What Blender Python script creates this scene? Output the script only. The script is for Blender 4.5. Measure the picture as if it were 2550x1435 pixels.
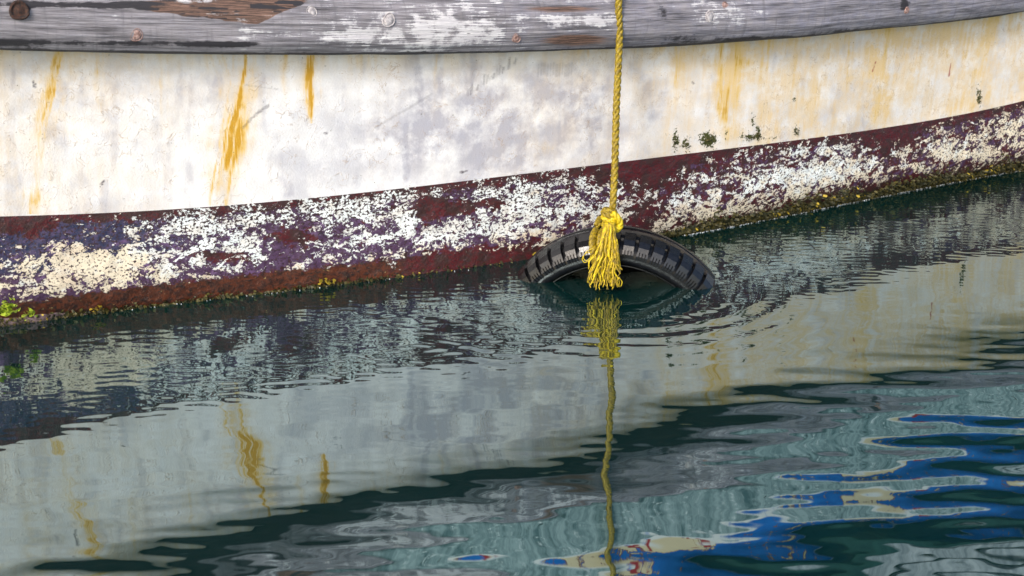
import bpy, bmesh, math, random
import numpy as np
from mathutils import Vector

random.seed(7)
rng = np.random.default_rng(11)
scene = bpy.context.scene
for o in list(bpy.data.objects):
    bpy.data.objects.remove(o)
COL = scene.collection

# ------------------------------------------------------------------ camera, sky, sun, exposure
PW, PH, FPX, YH, CAM_H = 2550.0, 1435.0, 3800.0, -420.0, 1.30
PITCH = math.atan((PH / 2 - YH) / FPX)
cam_data = bpy.data.cameras.new('camera')
cam_data.sensor_width = 36.0
cam_data.lens = 36.0 * FPX / PW
cam_data.clip_start, cam_data.clip_end = 0.05, 3000
cam_data.dof.use_dof = True
cam_data.dof.focus_distance = 4.75
cam_data.dof.aperture_fstop = 6.3
cam = bpy.data.objects.new('camera', cam_data)
COL.objects.link(cam)
cam.location = (0, 0, CAM_H)
cam.rotation_euler = (math.pi / 2 - PITCH, 0, 0)
scene.camera = cam

SUN_EL, SUN_AZ = math.radians(32), math.radians(205)
world = bpy.data.worlds.new('World')
scene.world = world
world.use_nodes = True
wn = world.node_tree
for n in list(wn.nodes):
    wn.nodes.remove(n)
w_out = wn.nodes.new('ShaderNodeOutputWorld')
w_bg = wn.nodes.new('ShaderNodeBackground')
w_sky = wn.nodes.new('ShaderNodeTexSky')
w_sky.sky_type = 'NISHITA'
w_sky.sun_disc = False
w_sky.sun_elevation = SUN_EL
w_sky.sun_rotation = SUN_AZ
w_sky.air_density = 1.0
w_sky.dust_density = 3.0
w_sky.ozone_density = 1.0
w_bg.inputs['Strength'].default_value = 0.14
wn.links.new(w_sky.outputs[0], w_bg.inputs['Color'])
wn.links.new(w_bg.outputs[0], w_out.inputs['Surface'])

sun_data = bpy.data.lights.new('sun', 'SUN')
sun_data.energy = 1.5
sun_data.angle = math.radians(14)
sun_data.color = (1.0, 0.97, 0.94)
sun = bpy.data.objects.new('sun', sun_data)
COL.objects.link(sun)
sd = Vector((math.sin(SUN_AZ) * math.cos(SUN_EL), math.cos(SUN_AZ) * math.cos(SUN_EL), math.sin(SUN_EL)))
sun.rotation_euler = sd.to_track_quat('Z', 'Y').to_euler()
sun.location = sd * 20

scene.view_settings.view_transform = 'Standard'
scene.view_settings.look = 'None'
scene.view_settings.exposure = 0.85
scene.view_settings.gamma = 1.0
scene.view_settings.use_curve_mapping = False
scene.render.engine = 'CYCLES'
scene.cycles.use_denoising = True
scene.cycles.max_bounces = 6

# ------------------------------------------------------------------ helpers
cp, sp = math.cos(PITCH), math.sin(PITCH)


def ray(px, py):
    cx, cy = (px - PW / 2) / FPX, (py - PH / 2) / FPX
    return np.array([cx, cp - cy * sp, -sp - cy * cp])


def on_water(px, py, z=0.0):
    d = ray(px, py)
    t = (z - CAM_H) / d[2]
    return np.array([0, 0, CAM_H]) + d * t


def at(px, py, Y):
    d = ray(px, py)
    return np.array([0, 0, CAM_H]) + d * (Y / d[1])


def proj(P):
    P = np.asarray(P, float)
    q = P - np.array([0, 0, CAM_H])
    fwd = q[..., 1] * cp - q[..., 2] * sp
    up = q[..., 1] * sp + q[..., 2] * cp
    return PW / 2 + FPX * q[..., 0] / fwd, PH / 2 - FPX * up / fwd


def hash2(ix, iy, seed):
    n = (ix.astype(np.int64) * 374761393 + iy.astype(np.int64) * 668265263 + seed * 974634777) & 0x7fffffff
    n = ((n ^ (n >> 13)) * 1274126177) & 0x7fffffff
    n = (n ^ (n >> 16)) & 0xffffff
    return n / float(0xffffff)


def vnoise(x, y, seed=0):
    x, y = np.broadcast_arrays(np.asarray(x, float), np.asarray(y, float))
    ix, iy = np.floor(x), np.floor(y)
    fx, fy = x - ix, y - iy
    fx = fx * fx * fx * (fx * (fx * 6 - 15) + 10)
    fy = fy * fy * fy * (fy * (fy * 6 - 15) + 10)
    ix, iy = ix.astype(np.int64), iy.astype(np.int64)
    a, b = hash2(ix, iy, seed), hash2(ix + 1, iy, seed)
    c, d = hash2(ix, iy + 1, seed), hash2(ix + 1, iy + 1, seed)
    return (a * (1 - fx) + b * fx) * (1 - fy) + (c * (1 - fx) + d * fx) * fy


def fbm(x, y, seed=0, octv=4, gain=0.5):
    s, a, n = 0, 1, 0
    for k in range(octv):
        s = s + a * vnoise(x * 2 ** k + 17.3 * k, y * 2 ** k - 9.1 * k, seed + k)
        n += a
        a *= gain
    return s / n


def sstep(e0, e1, x):
    t = np.clip((x - e0) / (e1 - e0), 0, 1)
    return t * t * (3 - 2 * t)


def link(o, parent=None):
    COL.objects.link(o)
    if parent is not None:
        o.parent = parent
    return o


def tag(o, label=None, cat=None, group=None, kind=None):
    if label: o['label'] = label
    if cat: o['category'] = cat
    if group: o['group'] = group
    if kind: o['kind'] = kind
    return o


def empty(name, loc=(0, 0, 0)):
    o = bpy.data.objects.new(name, None)
    o.empty_display_size = 0.1
    o.location = loc
    return link(o)


def mesh_obj(name, verts, faces, mat, parent=None, smooth=True):
    me = bpy.data.meshes.new(name)
    me.from_pydata([tuple(v) for v in verts], [], [tuple(f) for f in faces])
    if smooth:
        me.polygons.foreach_set('use_smooth', np.ones(len(me.polygons), bool))
    if mat: me.materials.append(mat)
    me.update()
    return link(bpy.data.objects.new(name, me), parent)


def grid_obj(name, P, mat, parent=None, attrs=None, uv=None, flip=False):
    nu, nv = P.shape[:2]
    me = bpy.data.meshes.new(name)
    V = P.reshape(-1, 3).astype(np.float32)
    i = np.arange(nu - 1)[:, None] * nv + np.arange(nv - 1)[None, :]
    q = np.stack([i, i + nv, i + nv + 1, i + 1], -1).reshape(-1, 4)
    if flip: q = q[:, ::-1]
    nq = len(q)
    me.vertices.add(len(V)); me.vertices.foreach_set('co', V.ravel())
    me.loops.add(nq * 4); me.loops.foreach_set('vertex_index', q.ravel().astype(np.int32))
    me.polygons.add(nq)
    me.polygons.foreach_set('loop_start', (np.arange(nq) * 4).astype(np.int32))
    me.polygons.foreach_set('use_smooth', np.ones(nq, bool))
    me.update(calc_edges=True)
    if uv is not None:
        l = me.uv_layers.new(name='uv')
        l.data.foreach_set('uv', uv.reshape(-1, 2)[q.ravel()].astype(np.float32).ravel())
    for k, a in (attrs or {}).items():
        at_ = me.attributes.new(k, 'FLOAT', 'POINT')
        at_.data.foreach_set('value', np.clip(a, -2, 3).astype(np.float32).ravel())
    me.materials.append(mat)
    return link(bpy.data.objects.new(name, me), parent)


class MB:
    """collects verts and faces of ONE mesh object"""
    def __init__(s): s.v, s.f = [], []

    def tube(s, pts, r, sides=6, caps=True):
        pts = [np.asarray(p, float) for p in pts]
        n = len(pts)
        rr = r if hasattr(r, '__len__') else [r] * n
        b0 = len(s.v)
        ref = None
        for k in range(n):
            t = pts[min(k + 1, n - 1)] - pts[max(k - 1, 0)]
            t = t / (np.linalg.norm(t) + 1e-12)
            if ref is None:
                ref = np.cross(t, [0.3, 1, 0.2])
                if np.linalg.norm(ref) < 1e-3: ref = np.cross(t, [1, 0, 0])
            ref = ref - t * ref.dot(t)
            ref /= np.linalg.norm(ref) + 1e-12
            bi = np.cross(t, ref)
            for j in range(sides):
                a = 2 * math.pi * j / sides
                s.v.append(pts[k] + rr[k] * (math.cos(a) * ref + math.sin(a) * bi))
        for k in range(n - 1):
            for j in range(sides):
                a, b = b0 + k * sides + j, b0 + k * sides + (j + 1) % sides
                s.f.append((a, b, b + sides, a + sides))
        if caps:
            s.f.append(tuple(b0 + j for j in range(sides))[::-1])
            s.f.append(tuple(b0 + (n - 1) * sides + j for j in range(sides)))

    def build(s, name, mat, parent=None, smooth=True):
        return mesh_obj(name, s.v, s.f, mat, parent, smooth)


class NT:
    """short-hand for procedural node materials"""
    def __init__(s, name):
        s.m = bpy.data.materials.new(name); s.m.use_nodes = True
        s.t = s.m.node_tree; s.n = s.t.nodes; s.L = s.t.links
        s.bsdf = s.n['Principled BSDF']
        s.uvn = None

    def set(s, sock, val):
        if isinstance(val, bpy.types.NodeSocket): s.L.new(val, sock)
        elif isinstance(val, tuple) and len(val) == 3 and sock.type == 'RGBA': sock.default_value = (*val, 1)
        else: sock.default_value = val

    def uv(s):
        n = s.n.new('ShaderNodeUVMap'); n.uv_map = 'uv'; return n.outputs[0]

    def obj(s): return s.n.new('ShaderNodeTexCoord').outputs['Object']

    def scale(s, vec, sc):
        n = s.n.new('ShaderNodeMapping'); s.L.new(vec, n.inputs[0]); n.inputs['Scale'].default_value = sc; return n.outputs[0]

    def noise(s, vec, scale=5, detail=4, rough=0.5, dist=0.0):
        n = s.n.new('ShaderNodeTexNoise'); s.L.new(vec, n.inputs['Vector'])
        n.inputs['Scale'].default_value = scale; n.inputs['Detail'].default_value = detail
        n.inputs['Roughness'].default_value = rough; n.inputs['Distortion'].default_value = dist
        return n.outputs[0]

    def vor(s, vec, scale=5, out='Distance', feature='F1'):
        n = s.n.new('ShaderNodeTexVoronoi'); n.feature = feature; s.L.new(vec, n.inputs['Vector'])
        n.inputs['Scale'].default_value = scale; return n.outputs[out]

    def attr(s, name):
        n = s.n.new('ShaderNodeAttribute'); n.attribute_name = name; return n.outputs['Fac']

    def math(s, op, a, b=0.0, c=None, clamp=False):
        n = s.n.new('ShaderNodeMath'); n.operation = op; n.use_clamp = clamp
        s.set(n.inputs[0], a); s.set(n.inputs[1], b)
        if c is not None: s.set(n.inputs[2], c)
        return n.outputs[0]

    def ss(s, e0, e1, x, lo=0.0, hi=1.0):
        n = s.n.new('ShaderNodeMapRange'); n.interpolation_type = 'SMOOTHSTEP'
        s.set(n.inputs['Value'], x); n.inputs['From Min'].default_value = e0; n.inputs['From Max'].default_value = e1
        n.inputs['To Min'].default_value = lo; n.inputs['To Max'].default_value = hi
        return n.outputs[0]

    def mix(s, fac, a, b, mode='MIX'):
        n = s.n.new('ShaderNodeMix'); n.data_type = 'RGBA'; n.blend_type = mode
        s.set(n.inputs[0], fac); s.set(n.inputs[6], a); s.set(n.inputs[7], b)
        return n.outputs[2]

    def bump(s, h, strength=0.3, dist=0.01):
        n = s.n.new('ShaderNodeBump'); n.inputs['Strength'].default_value = strength
        n.inputs['Distance'].default_value = dist; s.L.new(h, n.inputs['Height'])
        s.L.new(n.outputs[0], s.bsdf.inputs['Normal'])

    def done(s, color, rough=0.6, ior=None, spec=None):
        s.set(s.bsdf.inputs['Base Color'], color); s.set(s.bsdf.inputs['Roughness'], rough)
        if ior: s.bsdf.inputs['IOR'].default_value = ior
        if spec is not None: s.bsdf.inputs['Specular IOR Level'].default_value = spec
        return s.m


# ------------------------------------------------------------------ the line of the hull (plan curve and heights)
WL = np.array([(0, 810), (106, 799), (282, 776), (494, 750), (706, 725), (900, 702), (1050, 685), (1200, 666), (1300, 653),
               (1480, 625), (1650, 594), (1842, 557), (2033, 520), (2225, 484), (2417, 447), (2547, 422)], float)
BT = np.array([(0, 540), (180, 533), (360, 525), (560, 512), (720, 500), (870, 487), (1000, 470), (1150, 449), (1300, 432),
               (1500, 408), (1700, 385), (1850, 368), (2000, 349), (2200, 318), (2400, 282), (2550, 253)], float)
RL = np.array([(0, 118), (200, 122), (400, 126), (600, 129), (800, 130), (1000, 129), (1200, 126), (1400, 121), (1600, 113),
               (1800, 103), (2000, 88), (2200, 70), (2400, 46), (2550, 26)], float)
pw_, pb_, pr_ = (np.polynomial.Polynomial.fit(a[:, 0], a[:, 1], 5) for a in (WL, BT, RL))
NCOL = 900
xs = np.linspace(-40, 2590, NCOL)
W0 = np.array([on_water(x, pw_(x)) for x in xs])
# resample evenly in length
seg = np.r_[0, np.cumsum(np.linalg.norm(np.diff(W0, axis=0), axis=1))]
S_IN = np.linspace(0, seg[-1], NCOL)
W0 = np.stack([np.interp(S_IN, seg, W0[:, k]) for k in range(3)], -1)
XW = proj(W0)[0]
# the rest of the boat past both edges of the picture
def extend(P0, d0, turn, n, step):
    out, p, a = [], P0.copy(), math.atan2(d0[1], d0[0])
    for k in range(n):
        a += turn * step
        p = p + step * np.array([math.cos(a), math.sin(a), 0])
        out.append(p.copy())
    return np.array(out)
NE, STEP = 50, 0.05
dl = W0[0] - W0[12]; dr = W0[-1] - W0[-13]
EL_ = extend(W0[0], dl, -0.05, NE, STEP)[::-1]
ER_ = extend(W0[-1], dr, 0.10, NE, STEP)
WLP = np.concatenate([EL_, W0, ER_])
NC = len(WLP)
SA = np.r_[0, np.cumsum(np.linalg.norm(np.diff(WLP, axis=0), axis=1))]
tan_ = np.gradient(WLP, SA, axis=0); tan_ /= np.linalg.norm(tan_, axis=1)[:, None]
ker = np.hanning(61); ker /= ker.sum()
tan_ = np.stack([np.convolve(np.pad(tan_[:, k], 30, 'edge'), ker, 'valid') for k in range(3)], -1)
NRM = np.stack([tan_[:, 1], -tan_[:, 0], np.zeros(NC)], -1)       # outwards, towards the camera
und = np.interp(XW, [0, 500, 900, 1500, 1900, 2550], [0.04, 0.02, 0.0, 0.01, 0.05, 0.07])
UND = np.r_[np.full(NE, und[0]), und, np.full(NE, und[-1])]
FLARE = 0.09


def off(z, u):
    """how far the plank stands out of the waterline at height z"""
    q = np.clip(z / 0.13, 0, 1)
    return FLARE * z + u * (1 - (1 - q) ** 2)


def solve(poly, dout=0.0, dz=0.0):
    lo, hi = np.full(NCOL, 0.02), np.full(NCOL, 1.2)
    for _ in range(40):
        z = (lo + hi) / 2
        P = W0 + NRM[NE:-NE] * (off(z, und) + dout)[:, None] + np.array([0, 0, 1]) * (z + dz)[:, None]
        X, Y = proj(P)
        below = Y > poly(X)
        lo, hi = np.where(below, z, lo), np.where(below, hi, z)
    return z
zb, zr = solve(pb_), solve(pr_, 0.085, 0.010)
sm = lambda a: np.convolve(np.pad(a, 30, 'edge'), ker, 'valid')
def ext(a):
    gl, gr = (a[0] - a[40]) / (S_IN[40]), (a[-1] - a[-41]) / S_IN[40]
    return np.r_[a[0] + gl * STEP * np.arange(NE, 0, -1) * 0.5, a, a[-1] + gr * STEP * np.arange(1, NE + 1) * 0.5]
ZB, ZR = ext(sm(zb)), ext(sm(zr))
RAIL_H = 0.165


def surf(i, z, out=0.0):
    return WLP[i] + NRM[i] * (off(z, UND[i]) + out) + np.array([0, 0, z])


def nearest_col(px):
    return NE + int(np.argmin(abs(XW - px)))


def hull_at(px, py, out=0.0):
    """point of the planking that is seen at px, py"""
    best = None
    i = nearest_col(px)
    for _ in range(4):
        lo, hi = -0.05, 1.2
        for _ in range(30):
            z = (lo + hi) / 2
            if proj(surf(i, z, out))[1] > py: lo = z
            else: hi = z
        x = proj(surf(i, z, out))[0]
        i = int(np.clip(i + round((px - x) * 0.34), 1, NC - 2))
    return surf(i, z, out), i, z


# ------------------------------------------------------------------ materials
def mat_topside():
    t = NT('weathered_white_paint'); uv = t.uv()
    rust, tan, cool, dark, moss, red = (t.attr(k) for k in ('rust', 'tan', 'cool', 'dark', 'moss', 'red'))
    mott = t.noise(uv, 14, 6, 0.62)
    fine = t.noise(uv, 160, 4, 0.6)
    vert = t.noise(t.scale(uv, (60, 4, 1)), 1, 4, 0.6)
    c = t.mix(t.ss(0.35, 0.7, mott), (0.69, 0.69, 0.70), (0.82, 0.82, 0.83))
    c = t.mix(t.math('MULTIPLY', cool, t.ss(0.3, 0.65, t.noise(uv, 9, 6, 0.65)), clamp=True), c, (0.38, 0.38, 0.44))
    tn = t.math('MULTIPLY', tan, t.math('MULTIPLY', t.ss(0.2, 0.8, vert, 0.45, 1.0), t.ss(0.32, 0.62, t.noise(uv, 11, 6, 0.7), 0.25, 1.0)), clamp=True)
    c = t.mix(tn, c, (0.68, 0.51, 0.28))
    # crackled, lifted scabs of paint
    ring = t.noise(uv, 26, 3, 0.55, 0.6)
    scab = t.math('MULTIPLY', t.ss(0.016, 0.0, t.math('ABSOLUTE', t.math('SUBTRACT', ring, 0.56))), t.ss(0.42, 0.58, t.noise(uv, 7, 4, .65)))
    c = t.mix(t.math('MULTIPLY', scab, 0.42), c, (0.40, 0.25, 0.11))
    speck = t.math('MULTIPLY', t.ss(0.70, 0.76, fine), t.ss(0.45, 0.65, mott))
    c = t.mix(t.math('MULTIPLY', speck, 0.85), c, (0.36, 0.24, 0.12))
    rb = t.math('MULTIPLY', rust, t.ss(0.2, 0.6, t.noise(t.scale(uv, (200, 14, 1)), 1, 4, 0.65)), clamp=True)
    c = t.mix(t.ss(0.0, 0.55, rb, 0.0, 0.9), c, (0.68, 0.46, 0.13))
    c = t.mix(t.ss(0.30, 0.95, rb, 0.0, 0.95), c, (0.50, 0.26, 0.006))
    c = t.mix(red, c, (0.30, 0.02, 0.02))
    c = t.mix(t.math('MULTIPLY', dark, t.ss(0.3, 0.6, fine, 0.5, 1.0), clamp=True), c, (0.05, 0.04, 0.05))
    mn = t.math('ADD', moss, t.math('MULTIPLY', t.math('SUBTRACT', t.noise(uv, 70, 5, 0.75), 0.5), 3.0))
    c = t.mix(t.ss(0.45, 0.62, mn), c, (0.05, 0.055, 0.008))
    h = t.math('ADD', t.math('MULTIPLY', mott, 0.22), t.math('ADD', t.math('MULTIPLY', fine, 0.30), t.math('MULTIPLY', scab, 0.4)))
    t.bump(h, 0.35, 0.012)
    return t.done(c, 0.55)


def mat_boot():
    t = NT('flaking_bottom_paint'); uv = t.uv()
    wb, blue, red, slime, cream, spk = (t.attr(k) for k in ('white', 'blue', 'red', 'slime', 'cream', 'speck'))
    sk = t.scale(uv, (1, 1.25, 1))
    n1 = t.noise(sk, 26, 8, 0.68, 0.5)
    n2 = t.noise(sk, 75, 4, 0.58, 0.7)
    n3 = t.noise(sk, 240, 3, 0.6)
    n0 = t.noise(t.scale(t.uv(), (1, 1.7, 1)), 13, 4, 0.62, 1.2)
    n = t.math('ADD', t.math('MULTIPLY', n1, 0.38), t.math('ADD', t.math('MULTIPLY', n2, 0.44), t.math('MULTIPLY', n3, 0.18)))
    n = t.math('ADD', t.math('MULTIPLY', t.math('SUBTRACT', n, 0.5), 3.7), t.math('ADD', 0.5, t.math('MULTIPLY', t.math('SUBTRACT', n0, 0.5), 2.3)))
    wm = t.ss(-0.03, 0.03, t.math('SUBTRACT', t.math('ADD', n, wb), 1.0))
    hn = t.noise(sk, 16, 6, 0.7, 0.3)
    under = t.mix(t.ss(0.3, 0.7, t.math('ADD', blue, t.math('SUBTRACT', hn, 0.5))), (0.050, 0.018, 0.052), (0.014, 0.022, 0.062))
    under = t.mix(t.ss(0.35, 0.75, t.noise(uv, 60, 4, 0.7)), under, t.mix(0.6, under, (0.15, 0.095, 0.18)))
    under = t.mix(t.ss(.54, .66, t.noise(sk, 14, 6, .7, .5), 0, .8), under, (0.155, 0.085, 0.19))
    under = t.mix(t.ss(.58, .66, t.noise(sk, 34, 5, .7), 0, .85), under, (0.016, 0.008, 0.012))
    rn = t.math('ADD', red, t.math('MULTIPLY', t.math('SUBTRACT', t.noise(sk, 30, 6, 0.7, 0.4), 0.5), 2.2))
    redc = t.mix(t.ss(0.42, 0.6, t.noise(uv, 22, 5, 0.6)), (0.075, 0.005, 0.007), (0.036, 0.013, 0.010))
    redc = t.mix(t.ss(0.55, 0.7, t.noise(sk, 40, 5, 0.7)), redc, (0.10, 0.055, 0.06))
    under = t.mix(t.ss(0.44, 0.54, rn), under, redc)
    cr = t.math('ADD', cream, t.math('MULTIPLY', t.math('SUBTRACT', t.noise(sk, 24, 6, 0.68), 0.5), 2.6))
    white = t.mix(t.ss(0.35, 0.95, cr), (0.76, 0.81, 0.81), (0.74, 0.655, 0.50))
    white = t.mix(t.ss(0.55, 0.75, n2), white, t.mix(0.35, white, (0.5, 0.42, 0.36)))
    white = t.mix(t.ss(.42, .68, t.noise(sk, 13, 6, .7), 0, .75), white, t.mix(.6, white, (0.50, 0.38, 0.28)))
    white = t.mix(t.math('MULTIPLY', t.ss(.60, .66, n3), t.ss(.45, .6, n1)), white, (0.22, 0.14, 0.12))
    c = t.mix(wm, under, white)
    sp_ = t.math('ADD', spk, t.math('MULTIPLY', t.math('SUBTRACT', t.noise(sk, 110, 3, 0.6), 0.5), 2.0))
    c = t.mix(t.ss(0.62, 0.68, sp_), c, (0.035, 0.014, 0.016))
    sl = t.math('ADD', slime, t.math('MULTIPLY', t.math('SUBTRACT', t.noise(sk, 45, 6, 0.7), 0.5), 1.3))
    slc = t.mix(t.ss(0.4, 0.65, t.noise(sk, 38, 5, 0.7)), (0.095, 0.022, 0.006), (0.020, 0.007, 0.004))
    slc = t.mix(t.ss(0.52, 0.66, n2), slc, (0.012, 0.006, 0.004))
    slc = t.mix(t.ss(0.64, 0.70, t.noise(sk, 55, 4, .6)), slc, (0.30, 0.20, 0.08))
    c = t.mix(t.ss(0.42, 0.62, sl), c, slc)
    ol = t.math('ADD', t.attr('olive'), t.math('MULTIPLY', t.math('SUBTRACT', t.noise(sk, 60, 6, 0.75), 0.5), 1.5))
    oc = t.mix(t.ss(0.54, 0.70, t.noise(sk, 70, 4, 0.7)), (0.008, 0.010, 0.003), (0.085, 0.048, 0.006))
    c = t.mix(t.ss(0.42, 0.6, ol), c, oc)
    h = t.math('ADD', t.math('MULTIPLY', wm, -0.5), t.math('ADD', t.math('MULTIPLY', n2, 0.5), t.math('MULTIPLY', n3, 0.3)))
    t.bump(h, 0.75, 0.008)
    return t.done(c, t.ss(0.0, 1.0, wm, 0.42, 0.6))


def mat_wood():
    t = NT('weathered_grey_timber'); uv = t.uv()
    wh, br, dk, lav = (t.attr(k) for k in ('white', 'brown', 'dark', 'lav'))
    g1 = t.noise(t.scale(uv, (3, 90, 1)), 1, 6, 0.68, 0.4)
    g2 = t.noise(t.scale(uv, (12, 320, 1)), 1, 5, 0.7, 0.2)
    mt = t.noise(uv, 20, 6, 0.68)
    vs = t.noise(t.scale(uv, (55, 5, 1)), 1, 4, 0.6)
    g = t.math('ADD', t.math('MULTIPLY', g1, 0.55), t.math('MULTIPLY', g2, 0.45))
    c = t.mix(t.ss(0.30, 0.68, g), (0.024, 0.021, 0.025), (0.40, 0.375, 0.40))
    c = t.mix(t.math('MULTIPLY', lav, t.ss(0.3, 0.7, mt), clamp=True), c, t.mix(t.ss(0.36, 0.62, g), (0.045, 0.043, 0.055), (0.25, 0.25, 0.33)))
    c = t.mix(t.math('MULTIPLY', t.ss(0.52, 0.72, vs), 0.5), c, (0.09, 0.085, 0.10))
    bn = t.math('ADD', br, t.math('MULTIPLY', t.math('SUBTRACT', g, 0.5), 1.3))
    c = t.mix(t.ss(0.40, 0.65, bn), c, t.mix(t.ss(0.38, 0.62, g2), (0.030, 0.018, 0.014), (0.22, 0.125, 0.092)))
    wn_ = t.math('ADD', wh, t.math('ADD', t.math('MULTIPLY', t.math('SUBTRACT', mt, 0.5), 1.5), t.math('MULTIPLY', t.math('SUBTRACT', g, 0.5), 1.8)))
    c = t.mix(t.ss(0.45, 0.62, wn_), c, t.mix(t.ss(0.4, 0.7, g2), (0.46, 0.44, 0.47), (0.76, 0.75, 0.75)))
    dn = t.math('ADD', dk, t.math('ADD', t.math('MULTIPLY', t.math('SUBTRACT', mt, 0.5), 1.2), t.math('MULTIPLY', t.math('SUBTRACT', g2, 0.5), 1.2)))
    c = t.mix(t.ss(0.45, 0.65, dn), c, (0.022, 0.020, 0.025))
    hole = t.ss(0.70, 0.76, t.noise(t.scale(uv, (60, 260, 1)), 1, 3, 0.6))
    c = t.mix(t.math('MULTIPLY', hole, 0.9), c, (0.03, 0.026, 0.026))
    h = t.math('ADD', t.math('MULTIPLY', g1, 0.5), t.math('ADD', t.math('MULTIPLY', g2, 0.5), t.math('MULTIPLY', hole, -0.5)))
    t.bump(h, 0.6, 0.008)
    return t.done(c, 0.7)


def mat_blue():
    t = NT('chipped_blue_paint'); uv = t.uv()
    chip, edge, rd = t.attr('chip'), t.attr('edge'), t.attr('red')
    n = t.noise(uv, 22, 7, 0.68, 0.4)
    c = t.mix(t.ss(0.3, 0.7, t.noise(uv, 9, 5, 0.6)), (0.006, 0.11, 0.46), (0.014, 0.19, 0.66))
    cm = t.math('ADD', chip, t.math('MULTIPLY', t.math('SUBTRACT', n, 0.5), 2.4))
    c = t.mix(t.ss(0.50, 0.56, cm), c, (0.25, 0.09, 0.035))
    c = t.mix(t.ss(0.60, 0.66, cm), c, (0.80, 0.66, 0.42))
    c = t.mix(t.math('MULTIPLY', edge, t.ss(0.25, 0.5, n), clamp=True), c, (0.82, 0.82, 0.80))
    c = t.mix(rd, c, (0.40, 0.015, 0.02))
    t.bump(n, 0.3, 0.006)
    return t.done(c, 0.4)


def mat_simple(name, ca, cb, scale=30, rough=0.6, bump=0.3, stretch=(1, 1, 1), **k):
    t = NT(name); v = t.scale(t.obj(), stretch)
    n = t.noise(v, scale, 5, 0.65)
    t.bump(n, bump, 0.004)
    return t.done(t.mix(t.ss(0.32, 0.68, n), ca, cb), rough, **k)


def mat_water():
    t = NT('harbour_water'); t.bsdf.inputs['Specular Tint'].default_value = (.80, .97, 1.0, 1)
    n = t.noise(t.scale(t.obj(), (1, 0.5, 1)), 1.4, 3, 0.5)
    return t.done(t.mix(t.ss(0.3, 0.7, n), (0.0010, 0.012, 0.011), (0.0022, 0.020, 0.018)), 0.006, ior=3.6)


def mat_rubber(spec=.28, r0=.14, r1=.30):
    t = NT('wet_tyre_rubber'); v = t.obj()
    n = t.noise(v, 60, 6, 0.7); sc = t.noise(v, 14, 4, 0.6)
    c = t.mix(t.ss(0.35, 0.7, n), (0.002, 0.002, 0.003), (0.008, 0.008, 0.009))
    c = t.mix(t.math('MULTIPLY', t.ss(0.72, 0.78, n), 0.3), c, (0.08, 0.075, 0.08))
    t.bump(t.math('ADD', n, t.math('MULTIPLY', sc, 0.5)), 0.25, 0.003)
    return t.done(c, t.ss(0.3, 0.7, sc, r0, r1), ior=1.5, spec=spec)


M_TOP, M_BOOT, M_WOOD, M_BLUE, M_WATER, M_RUBBER, M_BLOCK = mat_topside(), mat_boot(), mat_wood(), mat_blue(), mat_water(), mat_rubber(), mat_rubber(.65, .13, .26)
M_ROPE = mat_simple('yellow_rope', (0.12, 0.08, 0.003), (0.34, 0.24, 0.006), 120, 0.5, 0.5)
M_FRAY = mat_simple('frayed_yellow_fibre', (0.46, 0.33, 0.003), (0.74, 0.57, 0.008), 90, 0.55, 0.4)
def mat_tail():
    t = NT('frayed_yellow_fibre')
    g = t.n.new('ShaderNodeNewGeometry').outputs['Position']
    sx = t.n.new('ShaderNodeSeparateXYZ'); t.L.new(g, sx.inputs[0])
    n = t.noise(g, 90, 5, 0.65)
    c = t.mix(t.ss(0.32, 0.68, n), (0.34, 0.235, 0.003), (0.66, 0.50, 0.007))
    soak = t.math('ADD', sx.outputs[2], t.math('MULTIPLY', t.math('SUBTRACT', n, .5), .06))
    c = t.mix(t.ss(0.022, 0.004, soak), c, (0.14, 0.11, 0.015))
    c = t.mix(t.math('MULTIPLY', t.ss(.66, .72, t.noise(g, 45, 3, .6)), .7), c, (0.20, 0.13, 0.01))
    t.bump(n, .4, .003)
    return t.done(c, .55)


M_FRAY = mat_tail()
M_FRAYD = mat_simple('soiled_yellow_fibre', (0.14, 0.10, 0.015), (0.55, 0.38, 0.02), 60, 0.55, 0.4)
M_HOLE = mat_simple('rusty_bolt_hole', (0.008, 0.006, 0.006), (0.06, 0.022, 0.012), 150, 0.8, 0.5)
M_PLUG = mat_simple('timber_bung', (0.24, 0.22, 0.23), (0.50, 0.47, 0.48), 120, 0.7, 0.5)
M_PLUGR = mat_simple('rusty_bung', (0.12, 0.06, 0.05), (0.40, 0.27, 0.24), 120, 0.7, 0.5)
M_WEED = mat_simple('olive_weed', (0.010, 0.014, 0.003), (0.075, 0.060, 0.007), 55, 0.6, 0.2)
M_WEEDY = mat_simple('yellow_weed', (0.22, 0.16, 0.010), (0.50, 0.36, 0.03), 55, 0.6, 0.2)
M_LEAF = mat_simple('bright_leaf', (0.22, 0.34, 0.02), (0.50, 0.56, 0.06), 60, 0.45, 0.2)
M_LEDGE = mat_simple('worn_pink_ledge', (0.05, 0.032, 0.032), (0.22, 0.15, 0.155), 45, 0.75, 0.7)
M_GLINT = mat_simple('glint', (0.55, 0.60, 0.66), (0.85, 0.88, 0.92), 90, 0.25, 0.2)
M_DECK = mat_simple('deck_boards', (0.22, 0.20, 0.18), (0.34, 0.31, 0.28), 12, 0.7, 0.3, (1, 8, 1))

# ------------------------------------------------------------------ the water
def spacing(lo, hi, step, far, n):
    core = np.arange(lo, hi + step, step)
    g = np.geomspace(step * 1.6, far, n).cumsum()
    g = g / g[-1] * far
    return np.r_[(core[0] - g)[::-1], core, core[-1] + g]


gx = spacing(-2.05, 2.75, 0.0058, 900, 60)
gy = spacing(2.25, 7.3, 0.0078, 900, 60)
GX, GY = np.meshgrid(gx, gy, indexing='ij')
inner = (sstep(-4.0, -2.2, GX) * sstep(4.8, 2.9, GX) * sstep(0.4, 2.0, GY) * sstep(9.5, 7.4, GY))
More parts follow.
